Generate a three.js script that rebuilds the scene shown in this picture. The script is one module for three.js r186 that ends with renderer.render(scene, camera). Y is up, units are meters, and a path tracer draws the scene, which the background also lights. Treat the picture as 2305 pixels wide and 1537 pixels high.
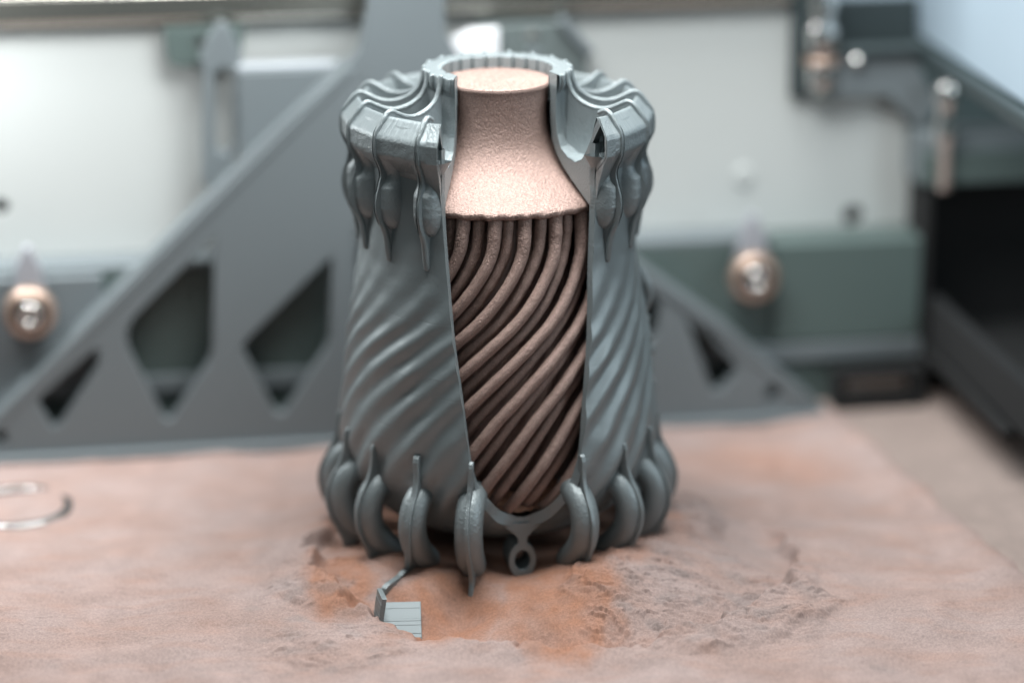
import * as THREE from 'three';
import { RectAreaLightUniformsLib } from 'three/addons/lights/RectAreaLightUniformsLib.js';
import { RoundedBoxGeometry } from 'three/addons/geometries/RoundedBoxGeometry.js';
import { mergeGeometries } from 'three/addons/utils/BufferGeometryUtils.js';
import { createNoise2D, createNoise3D } from 'simplex-noise';

// ---------------------------------------------------------------- camera, light, exposure
const S = 1e-4;                       // one drawing unit is a tenth of a millimetre
const scene = new THREE.Scene();
const camera = new THREE.PerspectiveCamera(13.49, 1024 / 682, 0.03, 6);
const PITCH = THREE.MathUtils.degToRad(17.25);
const GY = 40;                        // the powder bed lies 40 units under the part's lowest loops
camera.position.set(32 * S, (423 + GY + 6500 * Math.sin(PITCH)) * S, 6500 * Math.cos(PITCH) * S);
camera.rotation.set(-PITCH, 0, 0);
camera.focus = 6150 * S;
camera.userData.fStop = 3.9;
scene.add(camera);
scene.background = new THREE.Color().setRGB(0.045, 0.066, 0.07);   // the dim hall around the open machine
const renderer = new THREE.WebGLRenderer({ antialias: true });
renderer.setSize(1024, 682);
renderer.toneMapping = THREE.LinearToneMapping;
renderer.toneMappingExposure = 1;
renderer.shadowMap.enabled = true;
RectAreaLightUniformsLib.init();

function tag(o, label, category, group, kind) {
  if (label) o.userData.label = label;
  if (category) o.userData.category = category;
  if (group) o.userData.group = group;
  if (kind) o.userData.kind = kind;
  return o;
}
function lamp(name, label, w, h, pos, target, rgb, intensity) {
  const g = new THREE.Group(); g.name = name; scene.add(g);
  g.position.set(pos[0] * S, pos[1] * S, pos[2] * S);
  g.lookAt(target[0] * S, target[1] * S, target[2] * S);           // +z of the group looks at the target
  const body = new THREE.Mesh(new RoundedBoxGeometry(w * S * 1.06, h * S * 1.06, 60 * S, 3, 20 * S),
    new THREE.MeshStandardMaterial({ color: 0x9a9a98, roughness: 0.5, metalness: 0.3 }));
  body.name = 'housing'; body.position.z = -40 * S; g.add(body);
  const glow = new THREE.Mesh(new THREE.PlaneGeometry(w * S, h * S), new THREE.MeshStandardMaterial({ color: 0x888888,
    emissive: new THREE.Color().setRGB(...rgb), emissiveIntensity: 0.9, roughness: 0.9 }));
  glow.name = 'diffuser'; glow.position.z = -6 * S; g.add(glow);
  const l = new THREE.RectAreaLight(new THREE.Color().setRGB(...rgb), intensity, w * S, h * S);
  l.name = 'light'; l.rotation.y = Math.PI; l.position.z = 2 * S; g.add(l);
  body.castShadow = glow.castShadow = true;
  return tag(g, label, 'lamp');
}
lamp('ceiling_lamp', 'wide white lamp panel hanging over the powder bed', 2200, 1700, [100, 6000, 300], [60, 300, 100], [0.98, 1, 0.99], 30);
lamp('added_near_lamp', 'added white lamp panel close above the printed part, brightening its collar', 1300, 900, [40, 2230, 260], [40, 300, 200], [0.98, 1, 0.99], 26);  // added out of view so the collar gets more light than the bed
lamp('added_front_fill', 'added wide soft fill lamp behind the camera', 3200, 1600, [-500, 4300, 5200], [0, 400, -200], [0.97, 1, 1], 1.1);  // unseen fill, put in to lift the fronts of part and panel
lamp('side_lamp', 'tall bluish lamp panel at the right of the powder bed', 1000, 1500, [3300, 1700, 1700], [0, 500, 0], [0.8, 0.93, 1], 7);
lamp('strip_lamp', 'short white lamp strip above the pale back panel', 900, 120, [-1560, 1330, -530], [-1330, 300, -640], [0.98, 1, 1], 95);
lamp('added_panel_strip', 'added white lamp strip that brightens the pale panel near the valve', 1500, 90, [650, 1420, -700], [560, 500, -960], [0.96, 1, 1], 9);  // extra strip added above the frame to brighten the panel's right half

// ---------------------------------------------------------------- helpers
let seed = 7;
const rnd = () => { seed = (seed * 1664525 + 1013904223) >>> 0; return seed / 4294967296; };
const n2 = createNoise2D(rnd), n2b = createNoise2D(rnd), n3 = createNoise3D(rnd);
const clamp = THREE.MathUtils.clamp, sm = THREE.MathUtils.smoothstep, lerp = THREE.MathUtils.lerp, D = Math.PI / 180;
function table(t) {                                   // monotone x: piecewise cubic (Catmull) interpolation
  return (x) => {
    const n = t.length;
    if (x <= t[0][0]) return t[0][1];
    if (x >= t[n - 1][0]) return t[n - 1][1];
    let i = 0; while (x > t[i + 1][0]) i++;
    const [x0, y0] = t[i], [x1, y1] = t[i + 1], d = x1 - x0, s = (x - x0) / d;
    const m0 = i ? (y1 - t[i - 1][1]) / (x1 - t[i - 1][0]) * d : y1 - y0, m1 = i < n - 2 ? (t[i + 2][1] - y0) / (t[i + 2][0] - x0) * d : y1 - y0;
    const a = s * s, b = a * s;
    return (2 * b - 3 * a + 1) * y0 + (b - 2 * a + s) * m0 + (3 * a - 2 * b) * y1 + (b - a) * m1;
  };
}
const used = {};
const numbered = (n) => { used[n] = (used[n] ?? 0) + 1; return used[n] === 1 ? n : n + '_' + String(used[n] - 1).padStart(3, '0'); };
function mesh(name, geo, mat, parent) {               // geometry in drawing units
  geo.scale(S, S, S);
  const m = new THREE.Mesh(geo, mat); m.name = parent ? name : numbered(name);
  m.castShadow = m.receiveShadow = true;
  (parent ?? scene).add(m);
  return m;
}
function group(name, x, y, z, turn = 0) {
  const g = new THREE.Group(); g.name = numbered(name); g.position.set(x * S, y * S, z * S); g.rotation.y = turn; scene.add(g); return g;
}
// a sheet of (nu+1) x (nv+1) points; f(i, j) gives [x, y, z, u, v]; seam joins the normals of first and last column
function sheet(nu, nv, f, { flip = false, seam = null, seamV = false } = {}) {
  const P = new Float32Array((nu + 1) * (nv + 1) * 3), U = new Float32Array((nu + 1) * (nv + 1) * 2), I = [];
  let k = 0;
  for (let j = 0; j <= nv; j++) for (let i = 0; i <= nu; i++, k++) {
    const q = f(i, j); P.set([q[0], q[1], q[2]], k * 3); U.set([q[3] ?? 0, q[4] ?? 0], k * 2);
  }
  for (let j = 0; j < nv; j++) for (let i = 0; i < nu; i++) {
    const a = j * (nu + 1) + i, b = a + 1, c = a + nu + 1, d = c + 1;
    flip ? I.push(a, b, c, b, d, c) : I.push(a, c, b, b, c, d);
  }
  const g = new THREE.BufferGeometry();
  g.setAttribute('position', new THREE.BufferAttribute(P, 3)); g.setAttribute('uv', new THREE.BufferAttribute(U, 2)); g.setIndex(I);
  g.computeVertexNormals();
  const N = g.attributes.normal, v = new THREE.Vector3(), w = new THREE.Vector3();
  const join = (a, b) => { v.fromBufferAttribute(N, a).add(w.fromBufferAttribute(N, b)).normalize(); N.setXYZ(a, v.x, v.y, v.z); N.setXYZ(b, v.x, v.y, v.z); };
  if (seam) for (let j = 0; j <= nv; j++) if (seam(j)) join(j * (nu + 1), j * (nu + 1) + nu);
  if (seamV) for (let i = 0; i <= nu; i++) join(i, nv * (nu + 1) + i);
  return g;
}
// a tube along points [x, y, z, r], rounded ends; local frame keeps "side" as one axis
function sweep(pts, nSeg = 16, caps = true, squash = 1) {
  const V = pts.map((p) => new THREE.Vector3(p[0], p[1], p[2])), R = pts.map((p) => p[3]), n = pts.length, rings = [];
  const tan = V.map((_, i) => new THREE.Vector3().subVectors(V[Math.min(n - 1, i + 1)], V[Math.max(0, i - 1)]).normalize());
  let ref = Math.abs(tan[0].y) < 0.9 ? new THREE.Vector3(0, 1, 0) : new THREE.Vector3(0, 0, 1);
  let a = new THREE.Vector3().crossVectors(ref, tan[0]).normalize();
  const put = (c, t, r) => { a = a.clone().addScaledVector(t, -a.dot(t)).normalize(); rings.push([c.clone(), a.clone(), new THREE.Vector3().crossVectors(t, a), Math.max(r, 1e-3)]); };
  if (caps) for (let k = 0; k < 6; k++) { const s = k / 6 * Math.PI / 2; put(V[0].clone().addScaledVector(tan[0], -R[0] * Math.cos(s)), tan[0], R[0] * Math.sin(s)); }
  for (let i = 0; i < n; i++) put(V[i], tan[i], R[i]);
  if (caps) for (let k = 5; k >= 0; k--) { const s = k / 6 * Math.PI / 2; put(V[n - 1].clone().addScaledVector(tan[n - 1], R[n - 1] * Math.cos(s)), tan[n - 1], R[n - 1] * Math.sin(s)); }
  let L = 0;
  return sheet(nSeg, rings.length - 1, (i, j) => {
    const [c, x, y, r] = rings[j], t = i / nSeg * Math.PI * 2;
    if (i === 0 && j) L += c.distanceTo(rings[j - 1][0]);
    const p = c.clone().addScaledVector(x, r * Math.cos(t) * squash).addScaledVector(y, r * Math.sin(t));
    return [p.x, p.y, p.z, t * 20, L];
  }, { seam: () => true });
}
const curve = (pts, n) => new THREE.CatmullRomCurve3(pts.map((p) => new THREE.Vector3(...p))).getPoints(n);
const shape = (pts, holes = []) => { const s = new THREE.Shape(pts.map((p) => new THREE.Vector2(...p))); for (const h of holes) s.holes.push(new THREE.Path(h.map((p) => new THREE.Vector2(...p)))); return s; };
const plate = (pts, holes, depth, bevel = 4) => new THREE.ExtrudeGeometry(shape(pts, holes), { depth: depth - 2 * bevel, bevelEnabled: bevel > 0, bevelSize: bevel, bevelOffset: -bevel, bevelThickness: bevel, bevelSegments: 2, curveSegments: 12 }).translate(0, 0, bevel);
const box = (w, h, d, r = 6) => new RoundedBoxGeometry(w, h, d, 2, Math.min(r, w / 2.1, h / 2.1, d / 2.1));
function tex(w, h, f, srgb, tile) {                   // f(x, y) -> grey or [r, g, b] in 0..1; tile: size in drawing units
  const a = new Uint8Array(w * h * 4);
  for (let y = 0; y < h; y++) for (let x = 0; x < w; x++) { const q = f(x, y), k = (y * w + x) * 4, c = typeof q === 'number' ? [q, q, q] : q; for (let i = 0; i < 3; i++) a[k + i] = clamp(c[i] * 255, 0, 255); a[k + 3] = 255; }
  const t = new THREE.DataTexture(a, w, h); t.wrapS = t.wrapT = THREE.RepeatWrapping; t.magFilter = THREE.LinearFilter; t.minFilter = THREE.LinearMipmapLinearFilter; t.generateMipmaps = true;
  if (srgb) t.colorSpace = THREE.SRGBColorSpace;
  if (tile) t.repeat.set(1 / tile, 1 / tile);
  t.needsUpdate = true; return t;
}
function tileNoise(size, cell) {                      // seamless value noise on a size x size image
  const n = Math.round(size / cell), g = Float32Array.from({ length: n * n }, rnd);
  return (x, y) => {
    const fx = x / size * n, fy = y / size * n, i = Math.floor(fx), j = Math.floor(fy); let s = fx - i, t = fy - j; s = s * s * (3 - 2 * s); t = t * t * (3 - 2 * t);
    const at = (a, b) => g[(b % n + n) % n * n + (a % n + n) % n];
    return lerp(lerp(at(i, j), at(i + 1, j), s), lerp(at(i, j + 1), at(i + 1, j + 1), s), t);
  };
}
const ga = tileNoise(512, 12), gb = tileNoise(512, 6), gc = tileNoise(512, 3), gd = tileNoise(512, 64);
const grain = tex(512, 512, (x, y) => 0.45 * ga(x, y) + 0.35 * gb(x, y) + 0.2 * gc(x, y), false, 220);
const speck = tex(512, 512, (x, y) => { const v = 0.80 + 0.2 * (0.5 * gb(x, y) + 0.5 * gc(x, y)) + 0.06 * (gd(x, y) - 0.5); return [v, v, v]; }, true, 300);
const copperSpeck = tex(512, 512, (x, y) => { const v = clamp(0.68 + 0.4 * (0.55 * gb(x, y) + 0.45 * gc(x, y)), 0, 1); return [v, v * 0.99, v * 0.98]; }, true, 150);
const brushed = tex(512, 512, (x, y) => 0.5 + 0.3 * (gc(x * 0.06 + 7, y) - 0.5) + 0.3 * (gb(x * 0.04, y + 31) - 0.5), false, 500);

// ---------------------------------------------------------------- materials
const mat = (rgb, roughness, metalness, more = {}) => new THREE.MeshStandardMaterial({ color: new THREE.Color().setRGB(...rgb), roughness, metalness, side: THREE.DoubleSide, ...more });
const metalPaint = (rgb, more) => new THREE.MeshPhysicalMaterial({ color: new THREE.Color().setRGB(...rgb), roughness: 0.5, metalness: 0.38, ior: 2.0, side: THREE.DoubleSide, ...more });   // as-printed steel: a fine sintered skin, half matt, half metallic
const shellLines = (() => {
  const lines = [];
  for (let k = 0; k < 46; k++) lines.push([rnd() < 0.75 ? 150 + rnd() * 330 : 480 + rnd() * 420, rnd() * 2048, 60 + rnd() * 260, 0.25 + rnd() * 0.6, rnd() < 0.5 ? -1 : 1]);
  return tex(2048, 1024, (x, y) => {
    const h = y / 1024 * 950; let v = 0.5 + 0.16 * (gb(x % 512, y % 512) - 0.5) + 0.14 * (ga(x % 512, y % 512) - 0.5);
    for (const [lh, lx, lw, a, s] of lines) {
      const dx = Math.abs(((x - lx + 3072) % 2048) - 1024), q = h - lh - 2.5 * n2(x / 150, lh);
      if (dx < lw && Math.abs(q) < 4) v += s * a * 0.32 * Math.exp(-q * q / 1.6) * (1 - dx / lw);
    }
    return v;
  }, false);
})();
const fineGrain = grain.clone(); fineGrain.repeat.set(1 / 150, 1 / 150); fineGrain.needsUpdate = true;
const steel = metalPaint([0.172, 0.203, 0.213], { bumpMap: fineGrain, bumpScale: 1.1e-4 });
const cutSteel = metalPaint([0.172, 0.203, 0.213], {});
const shellSteel = metalPaint([0.172, 0.203, 0.213], { bumpMap: shellLines, bumpScale: 1.2e-4 });
const copper = mat([0.36, 0.252, 0.222], 0.58, 0.3, { bumpMap: fineGrain, bumpScale: 2.6e-4, map: copperSpeck });
const powder = mat([1, 1, 1], 0.97, 0, { bumpMap: grain, bumpScale: 1.2e-4, map: speck, vertexColors: true });
const residue = mat([0.345, 0.17, 0.11], 0.97, 0, { bumpMap: grain, bumpScale: 1.2e-4, map: speck });
const greyPaint = mat([0.135, 0.157, 0.168], 0.5, 0.25, { bumpMap: grain, bumpScale: 2e-5 });
const greenGrey = mat([0.065, 0.09, 0.086], 0.5, 0.1);
const paleSheet = mat([0.42, 0.44, 0.435], 0.45, 0.15, { bumpMap: brushed, bumpScale: 2e-5 });
const bar = mat([0.55, 0.53, 0.48], 0.22, 0.95);
const darkPart = mat([0.03, 0.042, 0.045], 0.5, 0.2);
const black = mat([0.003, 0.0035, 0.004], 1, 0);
const brass = mat([0.42, 0.31, 0.255], 0.4, 0.8);
const chrome = mat([0.75, 0.74, 0.72], 0.16, 0.98);
const whitePlastic = mat([0.72, 0.73, 0.76], 0.45, 0);
const bluePanel = mat([0.29, 0.36, 0.42], 0.5, 0);
const deckMetal = mat([0.27, 0.212, 0.19], 0.88, 0, { map: speck });

// ---------------------------------------------------------------- powder bed (the ground)
const bedEdge = (z) => 833 + (z + 866) * 0.262;       // right border of the bed
const el = (x, z, cx, cz, rx, rz, soft = 0.35) => 1 - sm(Math.hypot((x - cx) / rx, (z - cz) / rz) + 0.13 * n2(x / 110 + cx, z / 110) + 0.03 * n2(x / 22, z / 22), 1 - soft, 1 + soft);
function bedHeight(x, z) {
  const r = Math.hypot(x, z);
  let h = 9 * n2(x / 420, z / 420) * sm(r, 300, 700) + 3 * n2(x / 170, z / 170) + 0.4 * n2(x / 40, z / 40);
  h += 46 * (1 - sm(Math.hypot(x - 40, z - 40), 300, 640)) - 48 * sm(z, 330, 800) - 30 * Math.exp(-(((x - 50) / 120) ** 2 + ((z - 330) / 130) ** 2));                                             // heap in which the part stands
  h += 20 * Math.exp(-(((x - 200) / 120) ** 2 + ((z - 365) / 110) ** 2));      // mound in front of the opening
  h += 12 * Math.exp(-(((x + 330) / 120) ** 2 + ((z - 260) / 120) ** 2));
  h -= 30 * Math.exp(-(((x + 175) / 105) ** 2 + ((z - 500) / 80) ** 2));        // dug out hollow
  h -= 44 * Math.exp(-(((x + 78) / 58) ** 2 + ((z - 440) / 90) ** 2));
  h -= 22 * Math.exp(-(((x + 20) / 190) ** 2 + ((z - 150) / 130) ** 2));
  h -= 14 * Math.exp(-(((x + 330) / 70) ** 2 + ((z - 480) / 60) ** 2));
  const e = Math.hypot((x - 130) / 545, (z - 190) / (z > 190 ? 435 : 520)) + 0.05 * n2(x / 130, z / 130) + 0.02 * n2(x / 40, z / 40);
  h += sm(z, -150, 150) * (e < 1.02 ? 40 * sm(e, 0.95, 1.02) - 16 * sm(e, 0.5, 0.92) : 24 * Math.exp(-(e - 1.02) * 3.2)) ;   // rim of the dug out hollow
  h += 8 * sm(z, 640, 860) * n2(x / 170, z / 120 + 9) + 4 * n2b(x / 300, z / 110) * sm(r, 450, 700);
  h += 13 * Math.exp(-(((x - bedEdge(z) + 10) / 70) ** 2)) * (1 + 0.15 * n2(x / 120, z / 160)) - 16 * sm(x - bedEdge(z), 10, 70);
  const cr = el(x, z, 440, 400, 270, 225, 0.12);                              // cracked crust
  if (cr > 0) {
    const t = z / 58 - x / 210 + 1.5 * n2(x / 150, z / 85) + 0.22 * n2(x / 30, z / 30), f = t - Math.floor(t);
    const t2 = z / 23 + x / 260 + 1.2 * n2b(x / 60, z / 42), f2 = t2 - Math.floor(t2);
    const q = 0.3 + 0.7 * sm(n2b(x / 120, z / 70), -0.35, 0.5), k1 = n2(x / 95 + 30, z / 34 + x / 300), k2 = n2b(x / 60, z / 26 + 12);
    h += cr * (10 + q * (7.5 * (1 - sm(f, 0.04, 0.95)) * sm(f, 0, 0.04) + 2.4 * (1 - f2)) + 0.4 * n2(x / 11, z / 8) + 1.0 * n2b(x / 38, z / 22)
      - 4.5 * Math.exp(-((k1 / 0.045) ** 2)) * sm(k2, -0.2, 0.4) - 3 * Math.exp(-((k2 / 0.05) ** 2)) * sm(k1, 0, 0.4));
  }
  const c2 = el(x, z, 400, -20, 110, 150, 0.2);
  if (c2 > 0) { const t = z / 42 - x / 120 + 1.2 * n2(x / 90, z / 60 + 3), f = t - Math.floor(t); h += c2 * (14 + 12 * (1 - sm(f, 0.03, 0.95))); }
  const c3 = el(x, z, -330, 590, 150, 90, 0.15) + el(x, z, -390, 330, 110, 120, 0.15);
  if (c3 > 0) { const t = z / 60 + x / 100 + 1.3 * n2(x / 90, z / 70 + 8), f = t - Math.floor(t); h += c3 * (5 + 6 * (1 - sm(f, 0.03, 0.9)) * (0.5 + 0.5 * n2b(x / 60, z / 60))); }
  const w = n2b(x / 70, z / 34 + 50); h += 1.6 * sm(w, 0.62, 0.8);
  return h;
}
{
  const NX = 520, NZ = 520, warp = (s) => 0.42 * s + 0.58 * s * s * s;
  const g = sheet(NX, NZ, (i, j) => {
    const sx = i / NX * 2 - 1, sz = j / NZ * 2 - 1, x = 60 + 1560 * warp(sx), z = 300 + (sz < 0 ? 1500 : 900) * warp(sz);
    return [x, bedHeight(x, z), z, x, z];
  });
  const P = g.attributes.position, C = new Float32Array(P.count * 3), c = new THREE.Color(), base = new THREE.Color().setRGB(0.325, 0.226, 0.198), orange = new THREE.Color().setRGB(0.345, 0.16, 0.096), grey = new THREE.Color().setRGB(0.225, 0.195, 0.19), pale = new THREE.Color().setRGB(0.34, 0.26, 0.242);
  for (let k = 0; k < P.count; k++) {
    const x = P.getX(k), z = P.getZ(k), r = Math.hypot(x, z);
    c.copy(base).lerp(pale, 0.5 + 0.5 * n2(x / 300 + 5, z / 200)).lerp(orange, 0.14 * sm(n2(x / 190, z / 60 + 40), 0.1, 0.8));
    const o = Math.max(el(x, z, 130, 450, 135, 230, 0.22), el(x, z, -110, 450, 130, 140, 0.3), el(x, z, -345, 350, 75, 150, 0.35), 0.85 * el(x, z, 0, 60, 370, 330, 0.25), 0.4 * el(x, z, 640, -480, 190, 150, 0.5));
    c.lerp(orange, o * (0.8 + 0.15 * n2(x / 60, z / 60)));
    const gr = 0.8 * sm(n2b(x / 110, z / 70), 0.0, 0.9) * Math.max(el(x, z, 440, 400, 270, 240, 0.3), el(x, z, -350, 500, 190, 220, 0.3), el(x, z, 420, -40, 170, 190, 0.3)) + 0.5 * el(x, z, 420, -80, 130, 90, 0.5) + 0.55 * sm(n2b(x / 120 + 9, z / 50), 0.6, 0.85) * sm(z, 600, 720) + 0.35 * el(x, z, 60, 560, 70, 90, 0.3);
    c.lerp(grey, clamp(gr * 0.5, 0, 0.5));
    C.set([c.r, c.g, c.b], k * 3);
  }
  g.setAttribute('color', new THREE.BufferAttribute(C, 3));
  const bed = mesh('powder_bed', g, powder);
  tag(bed, 'pinkish copper powder bed with orange patches and cracked crust', 'powder', null, 'structure');
}

// ---------------------------------------------------------------- machine behind, in a frame turned by 9.4 degrees: u to the right, h up, w towards the camera
const YAW = 9.4 * D, BX = -1228, BZ = -490;
const machine = (name, u, h, w) => group(name, BX + u * Math.cos(YAW) + w * Math.sin(YAW), h + GY, BZ - u * Math.sin(YAW) + w * Math.cos(YAW), YAW);
const rect = (u0, u1, h0, h1) => [[u0, h0], [u1, h0], [u1, h1], [u0, h1]];
const circle = (cx, cy, r, n = 20) => Array.from({ length: n }, (_, i) => [cx + r * Math.cos(i / n * 2 * Math.PI), cy - r * Math.sin(i / n * 2 * Math.PI)]);

{ // pale back panel with screw and hole
  const g = machine('back_panel', 0, 0, -270);
  mesh('sheet', plate([[-700, 371], [2387, 371], [2360, 660], [2330, 720], [2290, 745], [2092, 751], [2038, 985], [-700, 985]], [circle(2224, 426, 27), circle(30, 543, 20)], 20, 2), paleSheet, g);
  for (const [u, h] of [[1927, 546], [980, 620]]) mesh('screw_head', new THREE.CylinderGeometry(24, 28, 9, 24).rotateX(Math.PI / 2).translate(u, h, 23), paleSheet, g);
  mesh('backing', box(3100, 620, 10).translate(843, 680, -30), darkPart, g);
  tag(g, 'pale satin sheet metal panel behind the gusset bracket', 'panel');
}
{ // lower beam
  const g = machine('machine_beam', 0, 0, -120);
  mesh('beam_body', box(3080, 452, 130, 10).translate(832, 174, -66), greenGrey, g);
  mesh('ledge', box(3080, 46, 24, 5).translate(836, 106, 8), greyPaint, g);
  mesh('front_cover', box(960, 268, 26, 8).translate(-210, 266, 8), greyPaint, g);
  mesh('end_cover', box(392, 268, 26, 8).translate(2172, 266, 8), mat([0.065, 0.092, 0.088], 0.5, 0.1), g);
  mesh('top_lip', box(2680, 14, 128, 3).translate(630, 407, -64), greyPaint, g);
  tag(g, 'dark green grey machine beam running behind the bracket', 'beam');
}
{ // end foot with slot
  const g = machine('beam_foot', 2250, 0, -120);
  mesh('foot_block', plate([[-122, 72], [120, 72], [128, -20], [105, -62], [-80, -62], [-122, -30]], [rect(-92, 84, -2, 46)], 60, 5).translate(0, 0, 30), black, g);
  mesh('foot_insert', box(176, 46, 20, 4).translate(-4, 22, 36), mat([0.50, 0.45, 0.42], 0.6, 0.1), g);
  tag(g, 'black slotted foot with light insert at the end of the beam', 'foot');
}
{ // gusset bracket
  const g = machine('gusset_bracket', 0, 0, 0);
  const out = [[-260, -46], [-260, -170], [2085, -170], [2085, -16], [1833, 211], [1601, 386], [1180, 880], [1115, 990], [1107, 1400], [935, 1400], [925, 1060], [905, 960], [873, 920], [720, 794], [533, 614], [7, 92], [-260, -170]];
  out.splice(0, 2);
  const poly = [[-260, -170], ...out.slice(0, -1), [-260, -160]];
  const holes = [
    [[96, 110], [116, 132], [228, 229], [252, 239], [246, 194], [150, 50], [131, 39]],
    [[322, 281], [340, 314], [367, 341], [529, 497], [543, 513], [529, 219], [520, 191], [422, 46], [406, 47], [330, 218], [321, 253]],
    [[602, 221], [614, 244], [815, 436], [829, 444], [820, 233], [811, 211], [703, 48], [681, 49]],
    [[888, 509], [1163, 497], [1162, 175], [1030, 60], [889, 224]],
    [[1560, 395], [1600, 380], [1636, 338], [1657, 279], [1649, 209], [1621, 175], [1560, 178]],
    [[1723, 246], [1741, 240], [1853, 116], [1859, 94], [1820, 46], [1796, 48]],
    circle(1956, 33, 20), circle(3, 24, 16)];
  mesh('web_plate', plate(poly, holes, 42, 4).translate(0, 0, -42), greyPaint, g);
  const strip = (name, a, b, t, d0, d1) => { const L = Math.hypot(b[0] - a[0], b[1] - a[1]), an = Math.atan2(b[1] - a[1], b[0] - a[0]); mesh(name, box(L, t, d1 - d0, 5).translate(L / 2, -t / 2, (d0 + d1) / 2).rotateZ(an).translate(a[0], a[1], 0), greyPaint, g); };
  strip('flange', [-90, 0], [875, 922], 26, -118, 3);
  strip('flange', [1180, 882], [1604, 384], 26, -118, 3);
  strip('flange', [1604, 388], [1835, 213], 26, -118, 3);
  strip('flange', [1833, 214], [2090, -14], 26, -118, 3);
  strip('foot_flange', [-260, -22], [2090, -22], 26, -30, 26);
  tag(g, 'grey triangular gusset bracket with kite shaped cutouts', 'bracket');
}
{ // web between column and strap
  const g = machine('spacer_plate', 750, 790, -150);
  mesh('plate_body', plate([[-130, -140], [160, 110], [160, 98], [-130, 98]], [], 24, 4), greyPaint, g);
  mesh('plate_rim', box(292, 12, 60, 3).translate(14, 106, -10), mat([0.36, 0.39, 0.42], 0.5, 0.3), g);
  tag(g, 'small grey plate between the strap and the bracket column', 'plate');
}
{ // top bar
  const g = machine('top_bar', 800, 1040, -230);
  mesh('bar_body', box(2480, 90, 60, 22).translate(0, 0, 0), bar, g);
  mesh('bar_flange', box(2480, 40, 90, 8).translate(0, 66, -20), mat([0.16, 0.18, 0.17], 0.45, 0.4), g);
  tag(g, 'long polished metal bar above the pale panel', 'bar');
}
{ // tab and slotted strap
  const g = machine('hanging_tab', 540, 930, -215);
  mesh('tab_plate', plate([[-95, 60], [-90, -12], [-82, -30], [-62, -40], [90, -40], [104, 60]], [circle(-8, 18, 14)], 16, 3), greenGrey, g);
  tag(g, 'dark tab with a hole hanging from the polished bar', 'tab');
  const s = machine('slotted_strap', 575, 800, -178);
  mesh('strap_body', plate([[4, 212], [-26, 172], [-46, 120], [-38, 90], [-50, -190], [-22, -210], [22, -160], [40, -110], [56, 128], [36, 182], [20, 206]], [[[-12, 84], [10, 98], [34, 82], [30, -90], [14, -118], [-14, -104]]], 34, 5), greyPaint, s);
  tag(s, 'grey slotted strap with pointed top beside the dark tab', 'strap');
}
{ // clamp bracket at the top, right of the column
  const g = machine('clamp_bracket', 1370, 900, -210);
  mesh('bracket_plate', plate([[-150, 74], [60, 78], [100, 60], [128, 6], [134, -140], [-40, -180], [-150, -60]], [circle(-12, 42, 24), [[92, -40], [104, -40], [104, -130], [92, -130]]], 28, 4), mat([0.12, 0.145, 0.145], 0.5, 0.25), g);
  mesh('screw_head', new THREE.CylinderGeometry(20, 22, 14, 20).rotateX(Math.PI / 2).translate(-8, -6, 36), greyPaint, g);
  mesh('cheek', box(26, 120, 60, 6).rotateZ(0.7).translate(98, 40, 20), greyPaint, g);
  tag(g, 'dark clamp bracket with round hole above the ring of the part', 'bracket');
  const c = machine('white_clip', 1215, 925, -165);
  mesh('clip_body', plate([[-64, 24], [-20, 46], [50, 48], [52, -60], [4, -60], [0, -16], [-30, -34], [-64, -4]], [], 40, 6), whitePlastic, c);
  tag(c, 'small white angled clip beside the bracket column', 'clip');
}
const lathe = (pts, n = 40) => { const g = new THREE.LatheGeometry(pts.map((p) => new THREE.Vector2(...p)), n); return g; };
function pin(u, h, label) {
  const g = machine('locking_pin', u, h, -60);
  mesh('cone_bracket', plate([[-46, -60], [-40, 40], [-24, 120], [-6, 158], [8, 158], [30, 110], [44, 30], [46, -60]], [circle(2, 50, 16, 14)], 40, 6).translate(0, 0, -46), mat([0.30, 0.31, 0.34], 0.5, 0.3), g);
  mesh('bushing', lathe([[44, 20], [44, 36], [50, 40], [60, 34], [66, 20], [66, 0], [30, 0]]).rotateX(Math.PI / 2), brass, g);
  mesh('groove', lathe([[30, 22], [45, 22]]).rotateX(Math.PI / 2), darkPart, g);
  mesh('screw_head', lathe([[32, 20], [32, 44], [27, 50], [15, 50], [14, 40]]).rotateX(Math.PI / 2), chrome, g);
  mesh('hex_socket', lathe([[0.01, 38], [16, 40]], 6).rotateX(Math.PI / 2), darkPart, g);
  tag(g, label, 'pin', 'locking pins on the beam');
}
pin(89, 326, 'copper coloured locking pin under a pointed bracket, left of the kite cutouts');
pin(1909, 331, 'copper coloured locking pin under a pointed bracket above the right flange');
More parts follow.
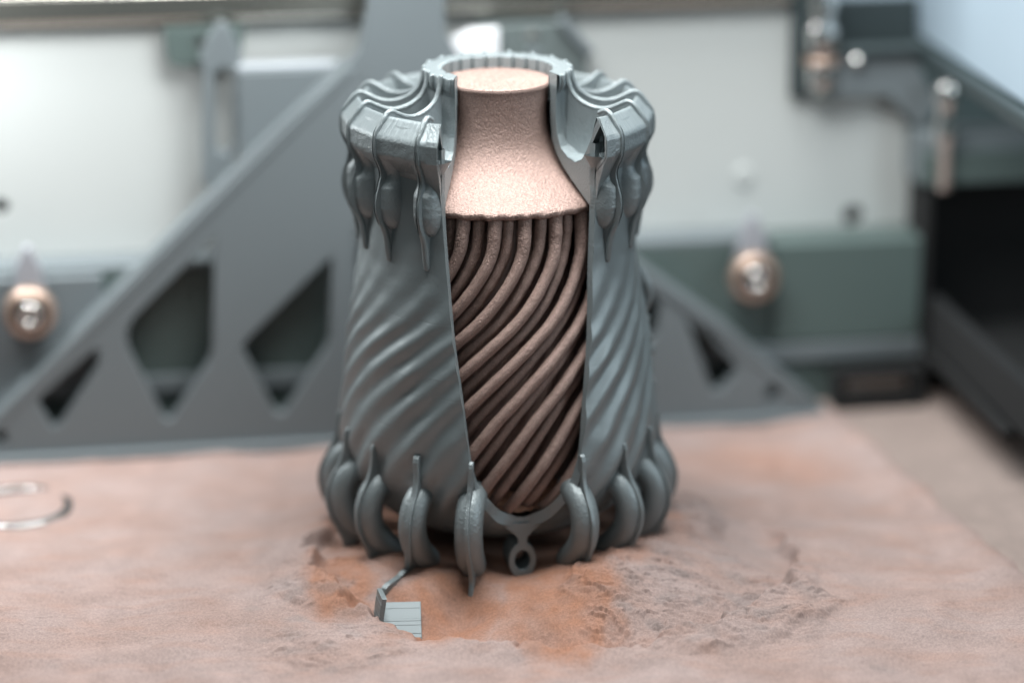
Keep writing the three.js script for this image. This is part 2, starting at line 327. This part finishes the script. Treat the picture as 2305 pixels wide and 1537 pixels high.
{ // valve stack at the top right and what is around it
  const g = machine('valve_stack', 2108, 880, -190);
  mesh('valve_body', lathe([[0.01, -118], [22, -118], [22, -96], [38, -92], [40, -40], [26, -34], [26, 0], [40, 6], [42, 60], [30, 66], [30, 100], [36, 106], [36, 240], [0.01, 240]]), chrome, g);
  mesh('collar_ring', lathe([[40, -2], [46, 2], [46, 18], [40, 22]]).translate(0, -36, 0), brass, g);
  mesh('dark_sleeve', box(46, 330, 30, 8).translate(-48, 40, -40), darkPart, g);
  tag(g, 'shiny stacked valve fitting at the corner of the pale panel', 'valve');
  const b = machine('corner_bracket', 2230, 770, -215);
  mesh('bracket_plate', plate([[-150, -10], [-150, 96], [20, 86], [110, 112], [190, -40], [150, -110], [110, -70], [60, -14]], [], 30, 4), greyPaint, b);
  mesh('gasket_bracket', box(210, 26, 60, 8).translate(35, 106, 20), darkPart, b);
  mesh('screw_head', new THREE.SphereGeometry(17, 18, 12).translate(-34, 84, 40), chrome, b);
  tag(b, 'grey corner bracket below the dark gasket', 'bracket');
  const r = machine('gasket_rail', 2384, 858, -300);
  mesh('rail_body', box(30, 44, 1700, 10).translate(0, 0, 850), darkPart, r);
  tag(r, 'dark gasket rail under the pale blue side panel', 'rail');
  const p = machine('machine_cover', 2400, 880, -300);
  mesh('panel_sheet', box(16, 720, 1900, 4).translate(16, 362, 800), bluePanel, p);
  mesh('panel_end', box(380, 720, 16, 4).translate(-180, 362, -130), bluePanel, p);
  tag(p, 'pale blue side panel of the machine above the gasket', 'panel');
  const s = machine('shelf_block', 2600, 600, -180);
  mesh('shelf_body', box(490, 130, 130, 8), greyPaint, s);
  mesh('shelf_front', box(480, 84, 20, 4).translate(0, -20, 70), greenGrey, s);
  tag(s, 'grey shelf block above the dark opening', 'shelf');
  const f = machine('post_fitting', 2412, 690, -90);
  mesh('post_body', lathe([[0.01, -160], [20, -160], [22, -40], [30, -36], [30, 10], [24, 16], [24, 60], [32, 64], [32, 110], [20, 124], [0.01, 126]]), chrome, f);
  tag(f, 'slim shiny post fitting in front of the shelf block', 'fitting');
  const o = machine('shade_painted_housing', 2700, 210, -330);  // near-black sheets paint in the dark of the opening under the shelf
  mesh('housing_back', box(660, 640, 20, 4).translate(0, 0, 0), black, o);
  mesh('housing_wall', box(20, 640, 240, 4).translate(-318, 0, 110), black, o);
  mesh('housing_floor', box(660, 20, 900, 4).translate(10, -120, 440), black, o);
  tag(o, 'open housing at the end of the beam, its shade painted near black', 'housing');
  const l = machine('dark_sill', 2392, 0, -150);
  mesh('sill_body', box(40, 130, 1700, 14).translate(26, 170, 850), mat([0.002, 0.003, 0.004], 1, 0), l);
  tag(l, 'dark sill running along the powder covered deck', 'sill');
}
{ // deck to the right of the bed
  const g = group('machine_deck', 1100, 0, 0);
  mesh('deck_plate', new THREE.ExtrudeGeometry(shape([[bedEdge(-1250) - 1100, 1250], [bedEdge(1250) - 1100, -1250], [1500, -1250], [1500, 1250]]), { depth: 24, bevelEnabled: true, bevelSize: 6, bevelThickness: 6, bevelSegments: 3 }).rotateX(-Math.PI / 2).translate(0, -26, 0), deckMetal, g);
  tag(g, 'dusty grey brown metal deck beside the powder bed', 'deck', null, 'structure');
}
{ // ring in the powder
  const g = group('metal_ring', -1140, -15, -165);
  mesh('ring_wall', lathe([[112, -10], [114, 20], [120, 24], [134, 24], [139, 18], [140, -10]], 72), mat([0.3, 0.3, 0.3], 0.25, 0.9), g);
  mesh('ring_floor', lathe([[0.01, 8], [112, 8]], 60), mat([0.31, 0.235, 0.19], 0.8, 0), g);
  tag(g, 'shiny metal ring half sunk in the powder', 'ring');
}

// ---------------------------------------------------------------- the printed part
const part = group('printed_chamber', 0, GY, 0, 10.8 * D);
tag(part, 'cut open printed chamber, grey steel shell around a copper core of twisted tubes', 'printed part');
const pol = (R, th, h) => [R * Math.sin(th), h, R * Math.cos(th)];
const shellR = table([[8, 40], [12, 90], [20, 160], [35, 215], [60, 262], [93, 300], [140, 333], [180, 350], [231, 356], [284, 356], [337, 350], [443, 339], [540, 325], [649, 309], [700, 305], [760, 302], [850, 298], [950, 298]]);
const twist = table([[60, -99], [101, -95], [200, -83], [319, -67], [348, -62.5], [411, -51], [480, -37], [553, -21.4], [625, -9.5], [691, -2], [760, 0], [800, 0]]);
const cutA = table([[84, 0], [86, 2.6], [92, 5], [104, 9.8], [120, 12.6], [141, 14.6], [165, 16.4], [190, 17.6], [217, 18.3], [292, 20.2], [408, 23.2], [530, 27], [671, 30.6], [767, 32.4], [830, 33]]);
const openA = (h) => (h <= 84 ? 0 : (cutA(h) + 0.9 * sm(h, 90, 200)) * D);
const CA = 75, CB = 0.373;                              // the collar is cut along x = CA + CB z on both sides
const planeZ = (R) => { const A = 1 + CB * CB, B = 2 * CA * CB, C = CA * CA - R * R, d = B * B - 4 * A * C; return d < 0 ? -CA * CB / A : (-B + Math.sqrt(d)) / (2 * A); };
const planeA = (R) => { const z = planeZ(R); return Math.atan2(CA + CB * z, z); };

// outer shell with twisted ridges
{
  const hs = []; for (let h = 930; h > 150; h -= 3.2) hs.push(h); for (let h = 150; h > 84; h -= 1.6) hs.push(h); hs.push(84); for (let h = 80; h > 8; h -= 3) hs.push(h); hs.push(8);
  const amp = (h) => 4.6 * (1 - sm(h, 430, 670)) * sm(h, 60, 150) + 0.8;
  const rad = (h, th) => {
    const c = 0.5 + 0.5 * Math.cos(25 * (th - twist(h) * D) + 0.7 * n2b(th * 1.2, 3));
    return shellR(h) + amp(h) * (2 * c - 1) * (0.8 + 0.35 * n2(th * 3, h / 180)) + 0.8 * n3(Math.sin(th) * 4, h / 60, Math.cos(th) * 4);
  };
  const NU = 620, g = sheet(NU, hs.length - 1, (i, j) => {
    const h = hs[j], a = openA(h), th = a + (2 * Math.PI - 2 * a) * i / NU;
    return [...pol(rad(h, th), th, h), th / (2 * Math.PI), h / 950];
  }, { seam: (j) => hs[j] <= 84 });
  const shell = mesh('outer_shell', g, shellSteel, part);
  // inner face and the cut rim
  const ins = hs.filter((h) => h >= 84), inner = (h, sgn) => { const k = 1 - sm(h, 84, 260), a = openA(h), hh = h + 25 * k; return pol(shellR(hh) - 17 - 6 * k, sgn * a * (1 - 0.13 * k), hh); };
  const rim = [];
  for (const sgn of [-1, 1]) rim.push(sheet(6, ins.length - 1, (i, j) => {
    const h = ins[j], a = openA(h), p = pol(rad(h, sgn < 0 ? 2 * Math.PI - a : a), sgn * a, h), q = inner(h, sgn), t = i / 6;
    return [lerp(p[0], q[0], t), lerp(p[1], q[1], t), lerp(p[2], q[2], t), t * 17, h];
  }));
  mesh('cut_rim', mergeGeometries(rim), steel, shell);
  mesh('inner_face', sheet(200, ins.length - 1, (i, j) => { const h = ins[j], k = 1 - sm(h, 84, 260), hh = h + 25 * k, a = openA(h) * (1 - 0.13 * k), th = a + (2 * Math.PI - 2 * a) * i / 200; return [...pol(shellR(hh) - 17 - 6 * k, th, hh), th * 300, hh]; }), steel, shell);
  // spatter on the right flank
  for (const [h, deg, s] of [[545, 88, 11], [520, 92, 8], [430, 80, 7], [395, 84, 12], [310, 86, 8], [255, 84, 6], [470, 84, 6]])
    mesh('spatter', new THREE.IcosahedronGeometry(s, 3).scale(0.7, 1.5, 0.7).translate(...pol(shellR(h) + 5, deg * D, h)), steel, shell);
  for (const deg of [86, 94]) {
    const pts = curve([[470, 0], [520, 22], [560, 16], [590, 4]].map(([h, o]) => pol(shellR(h) + o - 6, deg * D, h)), 20).map((v, i) => [v.x, v.y, v.z, 12 - Math.abs(i - 10) * 0.5]);
    mesh('weld_bead', sweep(pts, 10), steel, shell);
  }
}

// collar: ring, saddle, shoulder and band
const panelProfile = [[151, 1047], [148, 1000], [147, 955], [152, 920], [166, 893], [192, 876], [220, 871], [244, 882], [263, 906], [283, 940], [297, 972], [307, 987], [314, 986], [350, 952], [353, 946], [353, 912], [349, 904], [330, 886], [312, 872], [296, 862]];
const ribProfile = [[163, 1051], [167, 1030], [177, 1006], [200, 987], [232, 977], [260, 979], [286, 990], [304, 997], [318, 993], [340, 973], [352, 958], [356, 944], [356, 910], [352, 898], [343, 880], [339, 862], [345, 838], [350, 812], [346, 782], [335, 756], [324, 735], [318, 704], [314, 674]];
for (const p of [...panelProfile, ...ribProfile]) p[0] -= 9 * sm(p[0], 285, 345) * sm(p[1], 760, 850);
const collarPts = [];
for (let k = 0; k < panelProfile.length - 1; k++) { const [r0, h0] = panelProfile[k], [r1, h1] = panelProfile[k + 1], n = Math.max(1, Math.round(Math.hypot(r1 - r0, h1 - h0) / 5)); for (let i = 0; i < n; i++) collarPts.push([lerp(r0, r1, i / n), lerp(h0, h1, i / n)]); }
collarPts.push(panelProfile.at(-1));
const facet = (R, th) => { const p = 20 * D, t = ((th % p) + p) % p - p / 2, f = Math.cos(p / 2) / Math.cos(t); return R * lerp(1, f, sm(R, 285, 310)); };
const ringR = (th) => { const a = ((th / D) % 20 + 20) % 20, b = ((th / D) % 15 + 15) % 15; return [121 + (b < 4.2 ? 9 : 0), 160 + (Math.abs(a - 10) < 1.6 ? 6 : 0) + (a < 1.6 || a > 18.4 ? 6 : 0)]; };
const collar = mesh('collar', sheet(500, collarPts.length - 1, (i, j) => {
  const [R, h] = collarPts[j], a = planeA(R), th = a + (2 * Math.PI - 2 * a) * i / 500, s = Math.abs(Math.sin(9 * th));
  const dip = -7 * sm(h, 860, 890) * (R < 280 ? 1 : 0) * Math.pow(1 - s, 3);
  return [...pol(facet(R, th) + 0.6 * n3(Math.sin(th) * 9, h / 12, Math.cos(th) * 9), th, h - dip), th * 300, h + R];
}), steel, part);
mesh('crown_ring', (() => {
  const a0 = planeA(124), n = 720, ringPts = (th) => { const [ri, ro] = ringR(th); return [[ri, 985], [ri, 1049], [ri + 2, 1052], [ro - 3, 1052], [ro, 1049], [ro, 1026], [150, 1008]]; };
  return sheet(n, 6, (i, j) => {
    const th0 = a0 + (2 * Math.PI - 2 * a0) * i / n, [R, h] = ringPts(th0)[j], am = planeA(R), th = am + (2 * Math.PI - 2 * am) * i / n;
    return [...pol(R, th, h), th * 150, h + R];
  });
})(), steel, collar);

// the two sawn faces of the collar, with pocket and open channel
const neckR = table([[770, 262], [783, 262], [792, 252], [810, 216], [835, 172], [862, 140], [890, 120], [920, 111], [955, 109], [1000, 114], [1020, 119], [1030, 121]]);
const toS = ([R, h]) => [planeZ(R), h];
const outerLine = [[151, 1051], [148, 1000], [147, 955], [152, 920], [166, 893], [192, 876], [220, 871], [244, 882], [263, 906], [283, 940], [297, 972], [307, 988], [314, 988], [330, 972], [346, 955], [350, 945], [350, 908], [338, 890], [326, 868], [314, 846], [306, 822], [302, 800], [303, 770]];
for (const p of outerLine) p[0] -= 8 * sm(p[0], 300, 345);
const innerLine = [[286, 770], [276, 790], [258, 800], [232, 816], [204, 832], [176, 852], [150, 876], [134, 905], [128, 950], [128, 1000], [124, 1030], [122, 1051]];
const channel = [[317, 974], [332, 950], [333, 908], [320, 898], [313, 912], [307, 900], [302, 872], [294, 846], [278, 868], [272, 898], [284, 926], [302, 954]];
for (const sgn of [-1, 1]) {
  const map = (geo) => {                               // (z, h, depth) -> wraps the cut slab round the axis
    const P = geo.attributes.position;
    for (let k = 0; k < P.count; k++) { const z = P.getX(k), h = P.getY(k), d = P.getZ(k), x = CA + CB * z, R = Math.hypot(x, z), a = Math.atan2(x, z) + d / Math.max(R, 60); P.setXYZ(k, sgn * R * Math.sin(a), h, R * Math.cos(a)); }
    geo.computeVertexNormals(); return geo;
  };
  const out = [...outerLine, ...innerLine].map(toS);
  const face = mesh('cut_face', map(new THREE.ExtrudeGeometry(shape(out, [channel.map(toS)]), { depth: 26, bevelEnabled: false, steps: 2 })), steel, collar);
  mesh('channel_wall', sheet(24, channel.length, (i, j) => { const [R, h] = channel[j % channel.length], a = planeA(R) + 24 / R + i / 24 * 0.7; return [sgn * R * Math.sin(a), h, R * Math.cos(a), i * 9, j * 10]; }), steel, face);
}

// ribs over the collar and the hanging drips below
const curveRH = (pts, n) => { const c = new THREE.CatmullRomCurve3(pts.map(([R, h]) => new THREE.Vector3(R, h, 0)), false, 'centripetal'); return c.getSpacedPoints(n).map((v) => [v.x, v.y]); };
for (let k = 2; k <= 16; k++) {
  const th = k * 20 * D, short = k === 2 || k === 16, low = 4 * Math.sin(k * 2.3);
  const prof = curveRH((short ? ribProfile.slice(6) : ribProfile).map(([R, h]) => [R, h < 760 ? h + low : h]), 96);
  const thick = table([[660, 6], [690, 7.5], [740, 7], [765, 4.6], [900, 4.6], [960, 4.6], [985, 5.4], [1060, 6]]);
  const rib = mesh('rib', sweep(prof.map(([R, h]) => [...pol(R - 3 - 2.5 * (1 - sm(h, 955, 985)), th, h), thick(h) + 0.4 * n2(k * 5, h / 6)]), 12), steel, collar);
  // thin web that carries the rib
  const web = prof.filter(([R, h]) => h > 690);
  mesh('rib_web', mergeGeometries([-1, 1].map((q) => sheet(5, web.length - 1, (i, j) => {
    const [R, h] = web[j], t = i / 5, saddle = h > 960 && R < 302, base = saddle ? [Math.max(R, 146), lerp(h, 866, t)] : h > 945 ? [R - 14 * t, h - 34 * t] : [R - 40 * t, h], w = (4.2 + (saddle ? 9 * Math.pow(t, 4) : 7 * t * t)) * q;
    return [...pol(base[0], th + w / base[0], base[1]), t * 40, j * 4];
  }))), steel, rib);
  // drip: waist under the band, bulb, then a point on the shell
  const W = table([[738, 7], [742, 16], [750, 24], [765, 30], [790, 33], [830, 32], [852, 28], [878, 32], [905, 48]]), Dp = table([[738, 3], [744, 11], [754, 20], [770, 28], [790, 33], [812, 34], [832, 33], [848, 22], [862, 20], [880, 28], [905, 42]]);
  mesh('drip', sheet(30, 60, (i, j) => {
    const h = lerp(738, 905, j / 60), t = i / 30 * Math.PI * 2, c = Math.cos(t), s = Math.sin(t), lay = 0.7 * Math.max(0, Math.sin(h / 3.6 + k)) * sm(h, 770, 790) * (1 - sm(h, 835, 850));
    const R = shellR(h) - 8 + (Dp(h) + 8 + lay) * Math.max(-0.2, c), a = th + W(h) * Math.sign(s) * Math.pow(Math.abs(s), 0.8) / R;
    return [...pol(R, a, h), t * 25, h];
  }, { seam: () => true }), steel, collar);
}

// copper core: flared neck, twisted tubes
const core = mesh('copper_core', (() => {
  const pts = [[0.5, 1025]]; for (let R = 4; R < 116; R += 2.8) pts.push([R, 1025]); pts.push([117, 1023.5], [120, 1019]); for (let h = 1014; h >= 786; h -= 4) pts.push([neckR(h), h]); pts.push([262, 783], [262, 777], [258, 772], [246, 768], [200, 772]);
  return sheet(288, pts.length - 1, (i, j) => {
    const [R, h] = pts[j], th = (i / 288 - 0.5) * 2 * Math.PI, lip = R > 235 && h < 800 ? 1.0 * Math.cos(40 * th + 0.8) + 2.6 * n2(th * 7, 3) + 1.2 * n2(th * 30, 3) : 0;
    const dot = h === 1025 ? 1.5 * Math.sin(R * Math.sin(th) * 0.75) * Math.sin(R * Math.cos(th) * 0.75) + 0.8 * n2(R * Math.sin(th) / 7, R * Math.cos(th) / 7) : 0;
    return [...pol(R, th, h + dot + (h < 790 ? lip : lip * 0.3)), h > 1019 ? R * Math.sin(th) * 0.6 : th * 165, h > 1019 ? R * Math.cos(th) * 0.6 : h - 0.5 * R];
  }, { seam: () => true });
})(), copper, part);
const tubeR = table([[60, 215], [84, 240], [100, 258], [140, 292], [180, 308], [250, 315], [400, 303], [500, 288], [600, 270], [700, 252], [782, 241]]);
for (let k = 0; k < 44; k++) {
  const deep = k % 2, pts = [], jit = (rnd() - 0.5) * 1.6 * D, end = deep ? 70 : 84;
  for (let i = 0; i <= 80; i++) {
    const h = lerp(768, end, i / 80), top = sm(h, 640, 770);
    const th = (k * 360 / 44 + 4 + twist(h)) * D + jit, R = tubeR(h) - (deep ? lerp(20, 9, top) : 0);
    const r = deep ? lerp(12, 13, top) : lerp(13, 15.5, top);
    const wv = 1.2 * n2(k * 7.3, h / 45);
    pts.push([...pol(R + wv, th, h), r + 0.6 * n2b(k * 3.1, h / 30)]);
  }
  mesh('tube', sweep(pts, 18), copper, core);
}
mesh('inner_liner', sheet(216, 60, (i, j) => { const h = lerp(790, 40, j / 60), th = i / 216 * 2 * Math.PI; return [...pol(Math.max(tubeR(h) - 95, 60) + 5 * Math.cos(36 * (th - twist(h) * D)), th, h), th * 220, h]; }, { seam: () => true }), copper, core);

// loops round the foot with their fins
const loopPath = curve([[308, 172, 0], [338, 164, 0], [360, 146, 0], [373, 112, 0], [368, 74, 0], [350, 42, 0], [326, 18, 0], [308, 4, 0]], 34);
const finIn = [[348, 236], [346, 190], [352, 150], [372, 110], [362, 60], [350, 20]];
const finOut = [[352, 258], [360, 260], [365, 250], [367, 226], [370, 204], [380, 178], [398, 148], [410, 112], [408, 76], [396, 44], [382, 16], [374, -8]];
for (let k = 1; k < 18; k++) {
  const th = k * 20 * D, dir = th + (k === 16 ? 0 : 0), jitter = (rnd() - 0.5) * 3 * D;
  const loop = mesh('loop', sweep(loopPath.map((v, i) => [...pol(v.x, th + jitter * i / 34, v.y), 31 - 2 * sm(i, 26, 34) + (i < 4 ? -2 + i * 0.5 : 0)]), 28), steel, part);
  const wave = (k * 37 % 11 - 5) * 1.4;
  let tail = [[370, -26], [362, -44], [352, -30], [342, 0]];
  if (k === 17) tail = [[380, -30], [386, -60], [386, -92], [374, -94], [364, -40], [346, 0]];
  if (k === 16) tail = [[388, 2], [404, -6], [432, -8], [456, -10], [466, -20], [452, -52], [400, -50], [366, -20], [346, 0]];
  const pts = [...finOut, ...tail, ...finIn.slice().reverse()];
  const geo = new THREE.ExtrudeGeometry(shape(curveRH([...pts, pts[0]], 110).slice(0, -1)), { depth: k === 16 ? 10 : 6, bevelEnabled: true, bevelThickness: 2.2, bevelSize: 1.8, bevelSegments: 2, steps: 2 });
  const P = geo.attributes.position;
  for (let i = 0; i < P.count; i++) {
    const R = P.getX(i), h = P.getY(i), d = P.getZ(i) - 2.5 + wave * Math.sin((h - 60) / 55) * 0.6 + (k === 16 ? -26 * sm(-h, -60, 40) : 0), a = th + d / R;
    P.setXYZ(i, R * Math.sin(a), h, R * Math.cos(a));
  }
  geo.computeVertexNormals();
  mesh('fin', geo, steel, loop);
}
// the loop on the cut: hollow tube seen from its sawn end
{
  const ell = (rx, ry, cy, n = 40, from = 0, to = 2 * Math.PI) => Array.from({ length: n }, (_, i) => [rx * Math.sin(from + (to - from) * i / (n - 1)), cy + ry * Math.cos(from + (to - from) * i / (n - 1))]);
  const o = [[-52, 106], [-34, 92], [-18, 78], [-9.5, 68], [-8.5, 58], ...ell(29, 41, 14, 40, 0.32, 2 * Math.PI - 0.32).reverse(), [8.5, 58], [9.5, 68], [18, 78], [34, 92], [52, 106], [0, 100]];
  const hole = ell(19, 25, 14, 30).slice(0, -1);
  mesh('cut_loop', new THREE.ExtrudeGeometry(shape(o, [hole]), { depth: 70, bevelEnabled: true, bevelSize: 1.5, bevelThickness: 1.5, bevelSegments: 2 }).translate(0, -5, 224), steel, part);
}
// broken foot plates that the fins ended in: printed slabs with open layer lines
{
  const slab = (w, hgt, t, px, py, pz, lean, turn) => {
    const front = [], n = Math.round(hgt / 5);
    for (let k = 0; k < n; k++) { const y = hgt * k / n, d = 1.4 * (rnd() - 0.5); front.push([t + d, y + 0.7], [t + d, y + hgt / n - 0.7], [t - 1.6, y + hgt / n]); }
    return new THREE.ExtrudeGeometry(shape([[0, 0], ...front, [0, hgt]]), { depth: w, bevelEnabled: true, bevelSize: 1.2, bevelThickness: 3, bevelSegments: 2 })
      .translate(0, 0, -w / 2).rotateY(-Math.PI / 2).rotateX(-lean).rotateY(turn).translate(px, py, pz);
  };
  const wr = part.rotation.y, put = (x, z) => [x * Math.cos(wr) - z * Math.sin(wr), x * Math.sin(wr) + z * Math.cos(wr)];
  const [ax, az] = put(-212, 500), [cx, cz] = put(-254, 462);
  mesh('foot_plate', slab(84, 88, 12, ax + 6, -96, az, 0.8, -wr + 0.06), cutSteel, part);
  mesh('foot_plate', slab(58, 74, 8, cx, -74, cz, 0.15, -wr - 1.35), steel, part);
}
// loose powder left in the opening
{
  const g = group('powder_residue', 0, GY, 0, 10.8 * D);
  mesh('residue_heap', sheet(60, 16, (i, j) => { const th = lerp(-26, 26, i / 60) * D, R = lerp(170, shellR(118) - 24, j / 16), h = 125 + 22 * (th / (26 * D)) ** 2 + (1 - j / 16) * 16 + 4 * n2(th * 12, R / 30); return [...pol(R, th, h), th * 280, R]; }), residue, g);
  tag(g, 'orange loose powder lying at the bottom of the cut opening', 'powder', null, 'stuff');
}
renderer.render(scene, camera);
